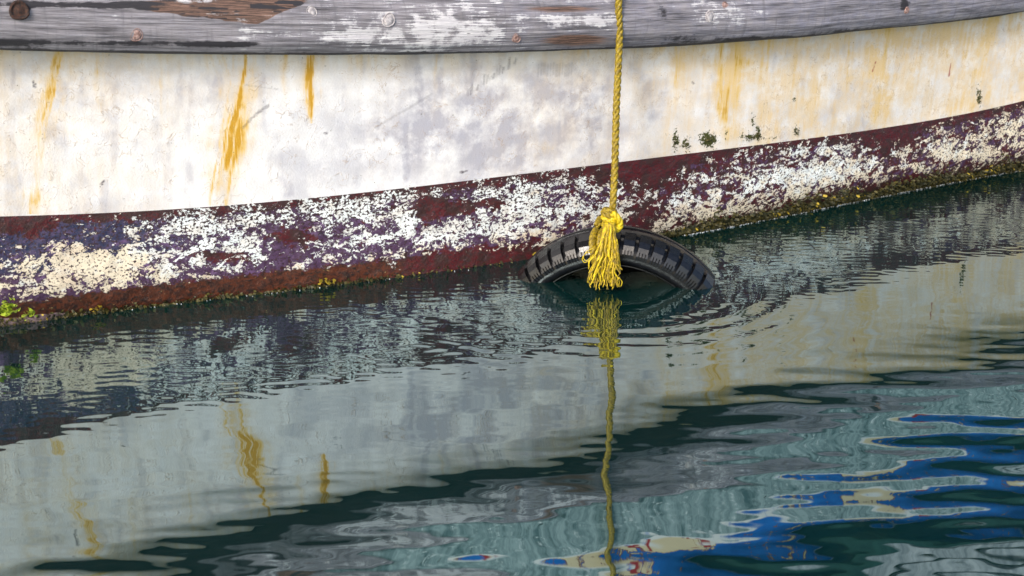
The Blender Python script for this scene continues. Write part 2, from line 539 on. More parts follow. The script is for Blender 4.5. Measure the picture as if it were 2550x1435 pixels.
# distance in front of the planking
hx, hy = WLP[:, 0], WLP[:, 1]
dist = np.interp(GX, hx, hy) - GY
cosl = np.interp(GX, hx, tan_[:, 0])
dist = dist * cosl


def waves(n, l0, l1, slope, spread, seed, base=90):
    r = np.random.default_rng(seed)
    Z = np.zeros_like(GX)
    for k in range(n):
        lam = l0 * (l1 / l0) ** r.random()
        ang = math.radians(base + spread * r.normal())
        kk = 2 * math.pi / lam
        Z += (slope / kk) * math.sqrt(2.0 / n) * np.sin(kk * (math.cos(ang) * GX + math.sin(ang) * GY) + r.random() * 6.283)
    return Z


patch = fbm(GX * 1.3, GY * 0.9, 5, 3)
near = sstep(1.15, 0.15, dist)
Z = np.zeros_like(GX)
Z += waves(12, 0.55, 1.3, 0.0165, 24, 3) * (0.10 + 0.90 * sstep(0.5, 2.3, dist))
Z += waves(16, 0.18, 0.45, 0.0085, 24, 4) * (0.10 + 0.90 * sstep(0.5, 2.0, dist)) * (0.5 + patch)
Z += waves(20, 0.075, 0.16, 0.0095, 11, 14) * sstep(0.7, 1.7, dist) * sstep(.34, .66, fbm(GX * 1.1, GY * 1.6, 24, 3)) * 1.5
Z += waves(20, 0.030, 0.060, 0.0040, 14, 15) * sstep(0.5, 1.3, dist) * (.4 + patch)
Z += waves(22, 0.07, 0.20, 0.011, 38, 6) * (0.35 + 0.5 * sstep(1.2, 0.3, dist)) * (0.3 + 1.3 * patch)
Z += waves(30, 0.028, 0.060, 0.058, 15, 8) * near * sstep(0.33, 0.62, fbm(GX * 2.2, GY * 1.2, 21, 3)) * 0.9
Z += waves(26, 0.022, 0.040, 0.024, 20, 9) * near
# rings spreading from the tyre
TY = on_water(1537, 712)
rr = np.hypot(GX - TY[0] + .01, (GY - TY[1] - 0.03))
ring_env = np.exp(-((rr - 0.55) / 0.28) ** 2) * (0.55 + 0.9 * vnoise(GX * 3, GY * 3, 31)) * sstep(0.26, 0.34, rr)
Z += 0.00045 * np.sin(2 * math.pi * rr / 0.085 + 1.2 * vnoise(GX * 2, GY * 2, 33)) * ring_env
# a thin wake line running from the planking past the tyre
pa, pb2 = on_water(815, 757), on_water(1330, 905)
dv = (pb2 - pa)[:2]; ln = np.linalg.norm(dv); dv /= ln
tt = (GX - pa[0]) * dv[0] + (GY - pa[1]) * dv[1]
dd = -(GX - pa[0]) * dv[1] + (GY - pa[1]) * dv[0] + 0.025 * np.sin(tt * 5)
for sh, am in ((0, 0.0011), (0.05, -0.0008), (-0.06, 0.0006)):
    Z += am * np.exp(-((dd - sh) / 0.018) ** 2) * sstep(0, 0.1, tt) * sstep(ln * 1.15, ln * 0.75, tt)
# the small climb of the water where it wets the planking
Z += 0.0035 * np.exp(-np.clip(dist, 0, 9) / 0.007) * (dist < 0.3)
Z *= inner
water = grid_obj('water', np.stack([GX, GY, Z], -1), M_WATER)
tag(water, 'dark green rippled harbour water mirroring the white hull', 'water', kind='structure')

# ------------------------------------------------------------------ the boat
ri = nearest_col(1275)
boat = empty('wooden_boat', tuple(WLP[ri]))
tag(boat, 'old white wooden boat with flaking red bottom paint and a grey timber rub rail', 'boat')
bpy.context.view_layer.update()
INV = boat.matrix_world.inverted()
BO = np.array(boat.location)


def bgrid(name, P, mat, **k):
    return grid_obj(name, P - BO, mat, boat, **k)


def seg_dist(X, Y, a, b):
    ax, ay = a; bx, by = b
    t = np.clip(((X - ax) * (bx - ax) + (Y - ay) * (by - ay)) / ((bx - ax) ** 2 + (by - ay) ** 2), 0, 1)
    return np.hypot(X - ax - t * (bx - ax), Y - ay - t * (by - ay)), t


def streak(X, Y, pts, seed):
    """a run of rust: pts = (x, y, half width, strength) from top to bottom"""
    p = np.array(pts, float)
    wob = (vnoise(Y / 55.0, 0.5 + seed, seed) - 0.5) * 9
    cx = np.interp(Y, p[:, 1], p[:, 0]) + wob
    w = .82 * np.interp(Y, p[:, 1], p[:, 2]) * (0.65 + 0.7 * vnoise(Y / 38.0, 3.5, seed + 3))
    a = np.interp(Y, p[:, 1], p[:, 3]) * (Y > p[0, 1] - 8) * (Y < p[-1, 1] + 8)
    u = (X - cx) / np.maximum(w, 1)
    core = np.exp(-np.abs(u) ** 1.7)
    lines = 0.12 + 1.25 * sstep(.25, .75, .6 * vnoise((X - cx) / 6.0 + 40, Y / 170.0, seed + 7) + .4 * vnoise((X - cx) / 15.0 + 40, Y / 120.0, seed + 8))
    return a * core * lines * (0.45 + 0.85 * vnoise(X / 12, Y / 26, seed + 9)) * (.6 + .6 * fbm(X / 9, Y / 12, seed + 11, 2))


def halo_of(X, Y, pts, seed):
    """the wide pale stain round a run of rust"""
    p = np.array(pts, float)
    cx = np.interp(Y, p[:, 1], p[:, 0]) + (vnoise(Y / 70.0, 1.5 + seed, seed + 1) - .5) * 10
    w = np.interp(Y, p[:, 1], p[:, 2]) * (1.0 + .8 * vnoise(Y / 45.0, 2.5, seed + 4))
    a = np.interp(Y, p[:, 1], p[:, 3]) * sstep(p[0, 1] - 10, p[0, 1], Y) * sstep(p[-1, 1] + 30, p[-1, 1] - 20, Y)
    return a * np.exp(-(np.abs(X - cx) / w) ** 2.2) * (.35 + .9 * vnoise((X - cx) / 9 + 30, Y / 110, seed + 5)) * (.45 + .9 * fbm(X / 30, Y / 30, seed + 6, 3))


# --- white topsides
NV = 210
tv = np.linspace(0, 1, NV)
P = np.zeros((NC, NV, 3)); UV = np.zeros((NC, NV, 2))
for i in range(NC):
    z = ZB[i] + (ZR[i] + 0.09 - ZB[i]) * tv
    P[i] = WLP[i] + NRM[i] * off(z, UND[i])[:, None]
    P[i, :, 2] = z
    UV[i, :, 0] = SA[i]; UV[i, :, 1] = z
lump = (fbm(UV[..., 0] * 9, UV[..., 1] * 9, 51, 4) - 0.5) * 0.0025 + (fbm(UV[..., 0] * 2, UV[..., 1] * 1.5, 55, 2) - 0.5) * 0.012
lump *= np.clip(tv * 12, 0, 1)[None, :]
P += NRM[:, None, :] * lump[..., None]
X, Y = proj(P)
rust = np.zeros_like(X)
halo = np.zeros_like(X)
S = [
    [(150, 132, 26, .75), (130, 230, 40, .62), (110, 300, 40, .60), (98, 380, 14, .55), (92, 430, 10, .35), (82, 480, 30, .38), (76, 525, 26, .42)],
    [(603, 140, 26, 1.0), (598, 200, 28, 1.2), (585, 280, 36, 1.5), (572, 360, 38, 1.6), (556, 440, 30, 1.6), (548, 505, 24, 1.4)],
    [(712, 135, 10, .8), (708, 185, 9, .6), (716, 240, 8, .2)],
    [(778, 132, 15, 1.25), (772, 200, 22, 1.35), (776, 245, 18, 1.1), (776, 300, 9, .35)],
    [(1824, 104, 26, 1.15), (1822, 160, 32, 1.2), (1816, 220, 26, 1.15), (1812, 280, 26, .7), (1812, 355, 20, .35)],
    [(1680, 112, 18, .40), (1684, 240, 14, .28), (1664, 350, 12, .2)],
    [(1910, 105, 20, .45), (1905, 200, 16, .3), (1895, 300, 16, .15)],
    [(2120, 80, 26, .5), (2118, 150, 16, .28), (2110, 250, 20, .15)],
    [(2208, 75, 28, .6), (2196, 150, 20, .5), (2184, 240, 22, .45), (2176, 300, 18, .35)],
    [(2368, 52, 24, .45), (2364, 110, 20, .35), (2360, 240, 18, .2)],
    [(2470, 40, 30, .4), (2440, 160, 24, .3), (2420, 270, 20, .25)],
    [(415, 128, 40, .22), (420, 250, 40, .26), (425, 340, 14, .12)],
    [(540, 130, 60, .38), (560, 190, 40, .15), (560, 230, 30, .05)],
    [(925, 130, 60, .32), (930, 190, 50, .16), (930, 230, 30, 0)],
    [(1090, 128, 30, .25), (1085, 220, 16, .12), (1080, 300, 16, 0)],
    [(245, 128, 22, .3), (246, 220, 14, .3), (252, 270, 16, .25), (255, 300, 10, 0)],
    [(385, 430, 22, .2), (375, 520, 20, .2)],
    [(1985, 160, 20, .2), (1980, 320, 30, .25)],
    [(1445, 120, 70, .35), (1450, 160, 40, .2), (1440, 220, 30, .05)],
    [(1360, 345, 14, .0), (1364, 370, 18, .4), (1362, 390, 10, .1)],
]
for k, s in enumerate(S):
    rust = np.maximum(rust, streak(X, Y, s, 100 + 13 * k))
    halo = np.maximum(halo, halo_of(X, Y, s, 100 + 13 * k))
vs = vnoise(X / 34, Y / 260, 71) * 0.6 + vnoise(X / 12, Y / 150, 72) * 0.4
side = np.interp(X, [-100, 0, 260, 480, 800, 1200, 1560, 1700, 2050, 2550], [.60, .55, .38, .20, .08, .14, .48, .95, 1.15, 1.30])
ry = pr_(np.clip(X, 0, 2550))
toprail = np.exp(-np.clip(Y - ry, 0, 900) / 45) * 0.75
tan = side * (0.50 + 0.7 * vs) * (0.75 + 0.5 * fbm(X / 130, Y / 130, 75)) + toprail * (0.4 + 0.8 * vnoise(X / 25, Y / 60, 76))
tan = tan + .62 * halo
cool = np.exp(-((X - 1250) / 330) ** 2 - ((Y - 300) / 150) ** 2) * 1.0
cool += 0.8 * np.exp(-((X - 1060 - (330 - Y) * 0.25) / 55) ** 2 - ((Y - 340) / 100) ** 2)
cool += 0.55 * np.exp(-((X - 2130) / 28) ** 2 - ((Y - 240) / 80) ** 2) + 0.4 * np.exp(-((X - 2085) / 18) ** 2 - ((Y - 230) / 60) ** 2)
cool += 0.40 * sstep(.40, .68, fbm(X / 150, Y / 110, 78, 4)) + 0.10 + 0.45 * sstep(.52, .72, fbm(X / 26, Y / 120, 79, 4))
dark = np.zeros_like(X); red = np.zeros_like(X)
for a, b, w, s in [((82, 205), (90, 212), 4, 1), ((84, 212), (88, 218), 3, 1), ((254, 458), (260, 450), 4, 1), ((1148, 430), (1162, 426), 4, 1),
                   ((605, 318), (640, 282), 5, .45), ((640, 282), (668, 264), 5, .55), ((690, 222), (610, 212), 2, .3), ((935, 318), (1075, 235), 4, .22),
                   ((810, 332), (813, 333), 4, .8), ((1725, 205), (1727, 207), 3, .8)]:
    d, t_ = seg_dist(X, Y, a, b)
    dark = np.maximum(dark, s * sstep(w, w * 0.4, d + 3 * (vnoise(X / 7, Y / 7, 81) - .5)))
for k in range(24):                                        # a ladder of scrape marks
    bx, by = 1165 + 5.2 * k + 3 * math.sin(k * 2.1), 238 - 3.5 * k
    d, t_ = seg_dist(X, Y, (bx, by), (bx + 3, by - 16 - 8 * math.sin(k)))
    dark = np.maximum(dark, (0.30 + 0.25 * math.sin(k * 1.7)) * sstep(4, 1, d))
for k in range(12):
    bx, by = 1340 + 7.5 * k, 190 - 2.5 * (k % 3)
    d, t_ = seg_dist(X, Y, (bx, by), (bx + 2, by - 28))
    dark = np.maximum(dark, 0.22 * sstep(4, 1, d))
for a, b in [((2181, 154), (2173, 178)), ((2368, 158), (2363, 190))]:
    d, t_ = seg_dist(X, Y, a, b); red = np.maximum(red, sstep(3.2, .6, d + 2 * vnoise(X / 6, Y / 6, 83)))
moss = np.zeros_like(X)
for mx, my, mw, mh, s in [(1682, 350, 12, 30, .75), (1708, 358, 12, 22, .7), (1764, 348, 26, 22, .95), (1868, 340, 34, 14, .65), (1888, 332, 8, 22, .8),
                          (1875, 300, 7, 22, .6), (1982, 325, 8, 14, .7), (1980, 246, 6, 10, .6), (2438, 240, 8, 26, .75), (1810, 335, 6, 20, .5), (1922, 345, 30, 6, .4)]:
    moss = np.maximum(moss, s * np.exp(-((X - mx) / mw) ** 2 - ((Y - my) / mh) ** 2))
bgrid('hull_planking', P, M_TOP, uv=UV, attrs=dict(rust=rust, tan=tan, cool=cool, dark=dark, moss=moss, red=red))

# --- the bottom paint band
cols = np.array([-100, 0, 100, 200, 300, 400, 500, 600, 700, 800, 900, 1000, 1100, 1200, 1300, 1400, 1500, 1600, 1700, 1800, 1900, 2000, 2100, 2200, 2300, 2400, 2500, 2650], float)
rows = np.array([0, .1, .25, .4, .55, .7, .85, 1.0])
WG = np.array([  # share of bare white, one line per column, waterline -> top
    [.0, .1, .2, .4, .5, .2, .05, .0], [.0, .1, .25, .50, .45, .15, .05, .0], [.0, .1, .35, .72, .62, .35, .10, .0],
    [.0, .05, .42, .82, .70, .42, .22, .0], [.0, .05, .40, .84, .72, .32, .25, .1], [.0, .05, .25, .50, .55, .48, .52, .15],
    [.0, .02, .25, .65, .68, .62, .72, .2], [.0, .02, .22, .60, .66, .55, .72, .4], [.0, .02, .20, .48, .45, .42, .70, .4],
    [.0, .05, .22, .45, .42, .58, .75, .4], [.0, .05, .30, .42, .55, .72, .75, .4], [.0, .05, .30, .48, .58, .70, .72, .4],
    [.0, .05, .35, .60, .64, .40, .62, .35], [.0, .05, .40, .66, .66, .50, .48, .35], [.0, .10, .45, .66, .70, .60, .62, .4],
    [.05, .20, .55, .66, .66, .58, .46, .25], [.1, .30, .62, .68, .62, .45, .30, .05], [.2, .45, .66, .52, .42, .45, .15, .0],
    [.2, .50, .70, .66, .50, .42, .10, .0], [.1, .45, .68, .58, .42, .40, .25, .0], [.05, .30, .60, .62, .48, .42, .45, .1],
    [.0, .15, .45, .58, .60, .38, .60, .1], [.0, .10, .35, .55, .65, .55, .62, .1], [.0, .05, .30, .52, .42, .30, .25, .0],
    [.0, .05, .30, .55, .52, .56, .28, .0], [.0, .05, .28, .52, .58, .52, .20, .0], [.0, .05, .30, .50, .56, .58, .45, .05], [.0, .05, .3, .5, .55, .55, .4, .05]])
CRG = np.interp(cols, [-100, 300, 420, 900, 1250, 1600, 2000, 2300, 2650], [.7, .5, .2, .1, .25, .5, .5, .75, .95])
NB = 150
tv = np.linspace(0, 1, NB)
P = np.zeros((NC, NB, 3)); UV = np.zeros((NC, NB, 2))
ZLOW = -0.12
for i in range(NC):
    z = ZLOW + (ZB[i] + 0.0 - ZLOW) * tv
    zc = np.clip(z, 0, 9)
    o_ = off(zc, UND[i]) + np.where(z < 0, z * (FLARE + 2 * UND[i] / .13), 0)
    P[i] = WLP[i] + NRM[i] * o_[:, None]
    P[i, :, 2] = z
    UV[i, :, 0] = SA[i]; UV[i, :, 1] = z
X, Y = proj(P)
T = np.clip(P[..., 2] / ZB[:, None], 0, 1)
Xc = np.clip(X, -100, 2650)
ci = np.interp(Xc, cols, np.arange(len(cols))); ri_ = np.interp(T, rows, np.arange(len(rows)))
c0 = np.clip(ci.astype(int), 0, len(cols) - 2); r0 = np.clip(ri_.astype(int), 0, len(rows) - 2)
fc, fr = ci - c0, ri_ - r0
bil = lambda G: (G[c0, r0] * (1 - fc) + G[c0 + 1, r0] * fc) * (1 - fr) + (G[c0, r0 + 1] * (1 - fc) + G[c0 + 1, r0 + 1] * fc) * fr
white = bil(WG)
white = np.where(white > .3, .3 + (white - .3) * .78, white)
white = white - np.interp(X, [1500, 1750, 2700], [0, -.02, -.03])
blue = np.interp(Xc, [-100, 250, 420, 700, 1400, 1650, 2650], [.95, .85, .5, .3, .35, .1, .15]) * sstep(.35, .6, T)
redm = np.interp(Xc, [-100, 0, 500, 900, 1300, 1500, 1650, 2650], [.05, .08, .25, .25, .35, .50, .55, .50])
redm = redm + 0.75 * sstep(.86, .99, T) + 0.55 * sstep(.30, .12, T)
for mx, my, mw, mh, s in [(1070, 515, 35, 32, .9), (1130, 520, 60, 16, .7), (1230, 507, 40, 10, .6), (1590, 535, 38, 40, .9), (1200, 660, 150, 26, .8), (1560, 430, 90, 30, .6),
                          (560, 640, 60, 14, .7), (730, 590, 60, 24, .6), (2220, 350, 60, 40, .5), (60, 570, 80, 25, .7), (1620, 420, 60, 40, .5)]:
    g = s * np.exp(-((X - mx) / mw) ** 2 - ((Y - my) / mh) ** 2)
    redm = redm + g
    white = white - 0.62 * g
for mx, my, mw, mh, s in [(400, 690, 40, 14, .5), (250, 655, 110, 26, .35), (1590, 595, 60, 18, .35), (2040, 440, 70, 26, .4), (1300, 505, 45, 30, .4), (470, 560, 80, 22, .3), (2390, 385, 90, 12, .45)]:
    white = white + s * np.exp(-((X - mx) / mw) ** 2 - ((Y - my) / mh) ** 2)
cream = np.interp(Xc, cols, CRG) + 0.5 * sstep(.5, .2, T) + .55 * np.exp(-((X - 240) / 180) ** 2 - ((Y - 650) / 50) ** 2)
speck = 0.50 + 0.12 * sstep(.5, .95, T) * np.interp(Xc, [0, 400, 700, 1300, 1600, 2600], [.4, .8, 1, 1, .3, .2])
slime = np.interp(Xc, [-100, 0, 350, 700, 950, 1050, 1400, 1650, 1800, 2650], [.75, .75, .95, .95, .7, .35, .15, .1, .35, .45]) * sstep(.36, .13, T)
olive = np.interp(Xc, [-100, 0, 400, 900, 1200, 1600, 1720, 2650], [.7, .6, .42, .35, .1, .55, .95, .95]) * sstep(np.interp(Xc, [0, 900, 1650, 1800, 2600], [.12, .10, .14, .24, .26]), 0.0, T) ** .7
P += NRM[:, None, :] * ((fbm(UV[..., 0] * 24, UV[..., 1] * 24, 61, 4) - 0.5) * 0.006 * sstep(1, .94, T) * sstep(0, .05, T))[..., None]
bgrid('bottom_paint_band', P, M_BOOT, uv=UV, attrs=dict(white=white, blue=blue, red=redm, slime=slime, cream=cream, speck=speck, olive=olive))


# --- timber rub rail (a lofted rounded log) and the cap rail
def loft(name, prof, zbase, mat, attr_fn=None, nprof=64, rough=0.0, seed=1, extra_out=0.0):
    prof = np.array(prof, float)
    n = len(prof)
    # closed Catmull-Rom through the profile
    u = np.linspace(0, n, nprof, endpoint=False)
    k = u.astype(int); f = (u - k)[:, None]
    g = lambda j: prof[(k + j) % n]
    C = 0.5 * ((2 * g(0)) + (-g(-1) + g(1)) * f + (2 * g(-1) - 5 * g(0) + 4 * g(1) - g(2)) * f ** 2 + (-g(-1) + 3 * g(0) - 3 * g(1) + g(2)) * f ** 3)
    C = np.vstack([C, C[:1]])
    al = np.r_[0, np.cumsum(np.linalg.norm(np.diff(C, axis=0), axis=1))]
    cen = C.mean(0)
    P = np.zeros((NC, len(C), 3)); UV = np.zeros((NC, len(C), 2))
    for i in range(NC):
        r = 1.0
        cc = C.copy()
        if rough:
            d = (fbm(np.full(len(C), SA[i] * 2.2), al * 14, seed, 4) - .5) * rough + (fbm(np.full(len(C), SA[i] * 1.1), al * 60, seed + 9, 3) - .5) * rough * .35
            v = C - cen
            cc = C + v / np.linalg.norm(v, axis=1)[:, None] * d[:, None]
            cc[-1] = cc[0]
        o_ = off(zbase[i], UND[i]) + extra_out
        P[i] = WLP[i] + NRM[i] * (o_ + cc[:, :1])
        P[i, :, 2] = zbase[i] + cc[:, 1]
        UV[i, :, 0] = SA[i]; UV[i, :, 1] = al
    at_ = attr_fn(P) if attr_fn else None
    return bgrid(name, P, mat, uv=UV, attrs=at_)


def rail_attrs(P):
    X, Y = proj(P)
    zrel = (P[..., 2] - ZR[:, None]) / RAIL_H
    E = lambda mx, my, mw, mh, s: s * np.exp(-((X - mx) / mw) ** 2 - ((Y - my) / mh) ** 2)
    white = np.interp(X, [-50, 300, 700, 850, 1000, 1550, 1600, 1800, 2100, 2600], [.18, .18, .26, .34, .38, .35, .18, .18, .08, .05]) * np.ones_like(X)
    white += E(1100, 75, 100, 45, .30) + E(880, 90, 90, 30, .25) + E(1450, 60, 90, 40, .25) + E(620, 70, 60, 40, .15) + E(1790, 30, 90, 45, .35) - E(1430, 100, 110, 22, .7) - E(1400, 22, 120, 12, .6)
    white += E(1225, 60, 30, 40, .2) + E(480, 2, 60, 6, .4)
    low = np.interp(X, [270, 330, 480, 640, 690, 790], [9, 20, 42, 64, 36, 4]); up = np.interp(X, [270, 400, 740], [8, 2, -4])
    gouge = sstep(-3, 4, low - Y + 8 * (vnoise(X / 30, Y / 8, 151) - .5)) * sstep(-6, 4, Y - up) * sstep(262, 300, X) * sstep(800, 730, X)
    brown = .95 * gouge + E(1430, 100, 120, 22, .8) + E(1400, 22, 140, 12, .75) + E(1600, 12, 60, 10, .4) + E(960, 25, 30, 18, .4) + E(200, 60, 200, 50, .22)
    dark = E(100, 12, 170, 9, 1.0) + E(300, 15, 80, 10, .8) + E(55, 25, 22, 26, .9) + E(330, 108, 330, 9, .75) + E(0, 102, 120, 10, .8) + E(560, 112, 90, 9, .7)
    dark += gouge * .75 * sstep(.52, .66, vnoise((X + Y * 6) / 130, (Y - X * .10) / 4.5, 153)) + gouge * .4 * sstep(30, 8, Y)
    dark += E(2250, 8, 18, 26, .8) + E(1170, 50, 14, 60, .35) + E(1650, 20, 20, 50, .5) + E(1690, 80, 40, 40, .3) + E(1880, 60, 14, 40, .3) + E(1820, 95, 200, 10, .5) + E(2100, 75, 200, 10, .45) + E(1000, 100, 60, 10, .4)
    dark += 0.42 * sstep(.14, .03, zrel) + .7 * sstep(.06, .01, zrel)  # underside painted darker, standing in for the shade below the rail
    lav = np.interp(X, [0, 700, 1000, 1500, 2600], [.2, .35, .5, .75, .8]) * np.ones_like(X)
    return dict(white=white, brown=brown, dark=dark, lav=lav)


RAIL = [(-.03, .012), (.03, .000), (.070, .003), (.097, .024), (.110, .062), (.112, .105), (.098, .143), (.066, .162), (.01, .166), (-.03, .164)]
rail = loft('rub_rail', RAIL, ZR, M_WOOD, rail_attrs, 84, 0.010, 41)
tag(rail, 'weathered grey timber rub rail with worn white paint')

# rail plugs and bolt holes
def rail_pt(px, py):
    """outer face of the rail seen at px, py"""
    best = None
    i = nearest_col(px)
    for _ in range(5):
        o_ = off(ZR[i], UND[i])
        for zz in np.linspace(.012, .15, 60):
            dout = np.interp(zz, [.003, .024, .062, .105, .143, .16], [.070, .097, .110, .112, .098, .07])
            p = WLP[i] + NRM[i] * (o_ + dout); p = p.copy(); p[2] = ZR[i] + zz
            x, y = proj(p)
            e = abs(y - py)
            if best is None or e < best[0]: best = (e, p, i, zz, x)
        i = int(np.clip(i + round((px - best[4]) * .34), 1, NC - 2)); b = best; best = None
    return b[1], b[2], b[3]


for (px, py, r, mat, tilt, lab) in [(52, 25, .021, M_HOLE, .1, 'dark rusty bolt hole'), (340, 88, .017, M_PLUGR, .3, None), (775, 30, .015, M_PLUG, .1, None), (968, 50, .019, M_PLUG, 0, None),
                               (1284, 94, .014, M_PLUGR, .5, 'reddish bolt hole'), (1768, 42, .019, M_PLUG, .1, None), (1806, 14, .012, M_PLUGR, 0, None), (2256, 26, .011, M_PLUGR, .2, None)]:
    c, i, zz = rail_pt(px, py)
    a = NRM[i] * math.cos(tilt * .6) + np.array([0, 0, 1]) * ((zz - .085) * 4.5)
    a /= np.linalg.norm(a)
    t1 = np.cross(a, [0, 0, 1]); t1 /= np.linalg.norm(t1); t2 = np.cross(a, t1)
    V, F = [], []
    N_ = 16
    prof = [(1.10, -.004), (1.06, .0012), (1.0, .0016), (.94, .0002), (.88, -.0022), (.80, .0006), (.35, .0012)] if mat is not M_HOLE else [(1.3, -.004), (1.2, .004), (1.05, .004), (.92, .0008), (.75, .0004), (.6, .0006), (.3, .003)]
    for k, (rr_, h) in enumerate(prof):
        for j in range(N_):
            an = 2 * math.pi * j / N_
            q = r * rr_ * (1 + .10 * math.sin(2 * an + px) + .06 * math.sin(3 * an))
            V.append(c + t1 * q * math.cos(an) * .85 + t2 * q * math.sin(an) + a * (h + .002) - BO)
    for k in range(len(prof) - 1):
        for j in range(N_):
            F.append((k * N_ + j, k * N_ + (j + 1) % N_, (k + 1) * N_ + (j + 1) % N_, (k + 1) * N_ + j))
    F.append(tuple((len(prof) - 1) * N_ + j for j in range(N_)))
    o = mesh_obj('plug', V, F, mat, rail)
    if lab: o['label'] = lab

# --- blue bulwark above the rail, its cap, the deck behind it
ZT = ZR + RAIL_H - .004
BUL = 0.20
STR = 0.19
STRAKE = [(-.02, 0), (.050, 0), (.062, .008), (.066, .03), (.066, .16), (.060, .182), (.045, .192), (-.02, .192)]
def mat_strake():
    t = NT('worn_teal_grey_paint'); uv = t.uv()
    a = t.noise(t.scale(uv, (26, 7, 1)), 1, 6, 0.68, 0.5); b = t.noise(uv, 22, 6, 0.7)
    c = t.mix(t.ss(.30, .66, a), (0.07, 0.13, 0.14), (0.34, 0.44, 0.45))
    c = t.mix(t.ss(.56, .66, b), c, (0.70, 0.76, 0.76))
    c = t.mix(t.ss(.60, .68, t.noise(t.scale(uv, (14, 30, 1)), 1, 5, .7)), c, (0.03, 0.05, 0.05))
    t.bump(b, .4, .006)
    return t.done(c, .6)
loft('upper_strake', STRAKE, ZT, mat_strake(), None, 40, 0.004, 45)
ZT = ZT + STR
nz = 60
prof = [(.045, z) for z in np.linspace(0, BUL, nz)]
P = np.zeros((NC, nz, 3)); UV = np.zeros((NC, nz, 2))
for i in range(NC):
    o_ = off(ZR[i], UND[i]) + .045
    zz = np.linspace(0, BUL, nz)
    P[i] = WLP[i] + NRM[i] * (o_ + .06 * zz)[:, None]
    P[i, :, 2] = ZT[i] + zz
    UV[i, :, 0] = SA[i]; UV[i, :, 1] = zz
s_, z_ = UV[..., 0], UV[..., 1] / BUL
chip = .28 + .50 * np.exp(-((z_ - .22) / .22) ** 2) * sstep(.42, .60, vnoise(s_ * 3.2, z_ * 1.2, 91)) + .22 * sstep(.6, .8, vnoise(s_ * 5, z_ * 4, 93))
edge = sstep(.20, .14, z_ + .10 * (vnoise(s_ * 9, z_ * 3, 97) - .5)) + .9 * sstep(.95, .98, z_)
rdm = np.zeros_like(s_)
for sx in (1.7, 3.95, 4.5, 4.75, 5.9):
    rdm = np.maximum(rdm, (abs(s_ - sx) < .05) * (abs(z_ - .22) < .10) * sstep(.35, .5, vnoise(s_ * 40, z_ * 8, 95)))
bgrid('bulwark', P, M_BLUE, uv=UV, attrs=dict(chip=chip, edge=edge, red=rdm))
CAP = [(-.06, 0), (.055, 0), (.072, .012), (.072, .052), (.055, .066), (-.06, .066)]
M_CABG = mat_simple('dark_green_paint', (0.010, 0.045, 0.036), (0.022, 0.080, 0.062), 20, 0.5, 0.2)
loft('cap_rail', CAP, ZT + BUL, M_CABG, None, 30, 0.003, 47, .045)
idx = np.linspace(0, NC - 1, 60).astype(int)
V, F = [], []
for i in idx:
    inn = -1.7
    V += [WLP[i] + NRM[i] * .03 + np.array([0, 0, ZT[i] + .01]) - BO, WLP[i] + NRM[i] * inn + np.array([0, 0, ZT[i] + .03]) - BO,
          WLP[i] + NRM[i] * (inn - .05) + np.array([0, 0, ZT[i] + .2]) - BO, WLP[i] + NRM[i] * (inn - .09) + np.array([0, 0, ZT[i] + .2]) - BO, WLP[i] + NRM[i] * (inn + .02) + np.array([0, 0, -.3]) - BO]
for k in range(len(idx) - 1):
    for j in range(4):
        F.append((k * 5 + j, k * 5 + j + 1, k * 5 + j + 6, k * 5 + j + 5))
for k in (0, len(idx) - 1):
    i = idx[k]; b = len(V)
    V += [WLP[i] + NRM[i] * .0 + np.array([0, 0, -.3]) - BO]
    F.append((k * 5, k * 5 + 1, k * 5 + 4, b))
mesh_obj('deck', V, F, M_DECK, boat, smooth=False)
# unseen wall of planks above the bulwark, added for its reflection in the water
ca, cb = nearest_col(900), NC - 20
cidx = np.linspace(ca, cb, 70).astype(int)
NP, PHT = 10, .14
def ribbon(z0, z1, out, thick):
    V, F = [], []
    for i in cidx:
        for o_, z in ((out - thick, z0), (out, z0 + .004), (out, z1 - .004), (out - thick, z1)):
            V.append(WLP[i] + NRM[i] * o_ + np.array([0, 0, ZT[i] + z]) - BO)
    n = len(cidx)
    for k in range(n - 1):
        for j in range(4):
            F.append((k * 4 + j, k * 4 + (j + 1) % 4, (k + 1) * 4 + (j + 1) % 4, (k + 1) * 4 + j))
    F.append((0, 1, 2, 3)); e = (n - 1) * 4; F.append((e + 3, e + 2, e + 1, e))
    return V, F
M_CAB = mat_simple('weathered_grey_white_paint', (0.20, 0.24, 0.26), (0.50, 0.54, 0.56), 16, 0.6, 0.3, (1, 1, .35))
reflection_cabin = mesh_obj('reflection_cabin', *ribbon(.0, NP * PHT + .03, -.44, .5), M_CABG, boat, smooth=False)
for k in range(NP):
    mesh_obj('plank', *ribbon(.04 + k * PHT, .04 + (k + .80) * PHT, -.41, .028), M_CAB, reflection_cabin, smooth=False)

# --- worn ledge at the left end of the waterline
V, F = [], []
LN, LS = 46, 14
prof = [(-.05, .048), (.002, .044), (.012, .036), (.018, .024), (.018, .010), (.010, -.006), (.012, -.05), (-.05, -.06)]
for k in range(LN):
    f = k / (LN - 1)
    i = int(round(12 + f * (nearest_col(250) - 12)))
    sc = 1 if f < .55 else max(0.03, 1 - ((f - .55) / .45) ** 1.3)
    for j, (o_, z) in enumerate(prof):
        nn = (fbm(np.array(SA[i] * 14), np.array(j * .7), 131, 3) - .5) * .018
        V.append(WLP[i] + NRM[i] * ((o_ + nn) * (sc if o_ > 0 else 1)) + np.array([0, 0, z * (sc if z > 0 else 1) + nn * .5]) - BO)
n8 = len(prof)
for k in range(LN - 1):
    for j in range(n8 - 1):
        F.append((k * n8 + j, k * n8 + j + 1, (k + 1) * n8 + j + 1, (k + 1) * n8 + j))
lg = mesh_obj('ledge', V, F, M_LEDGE, boat)
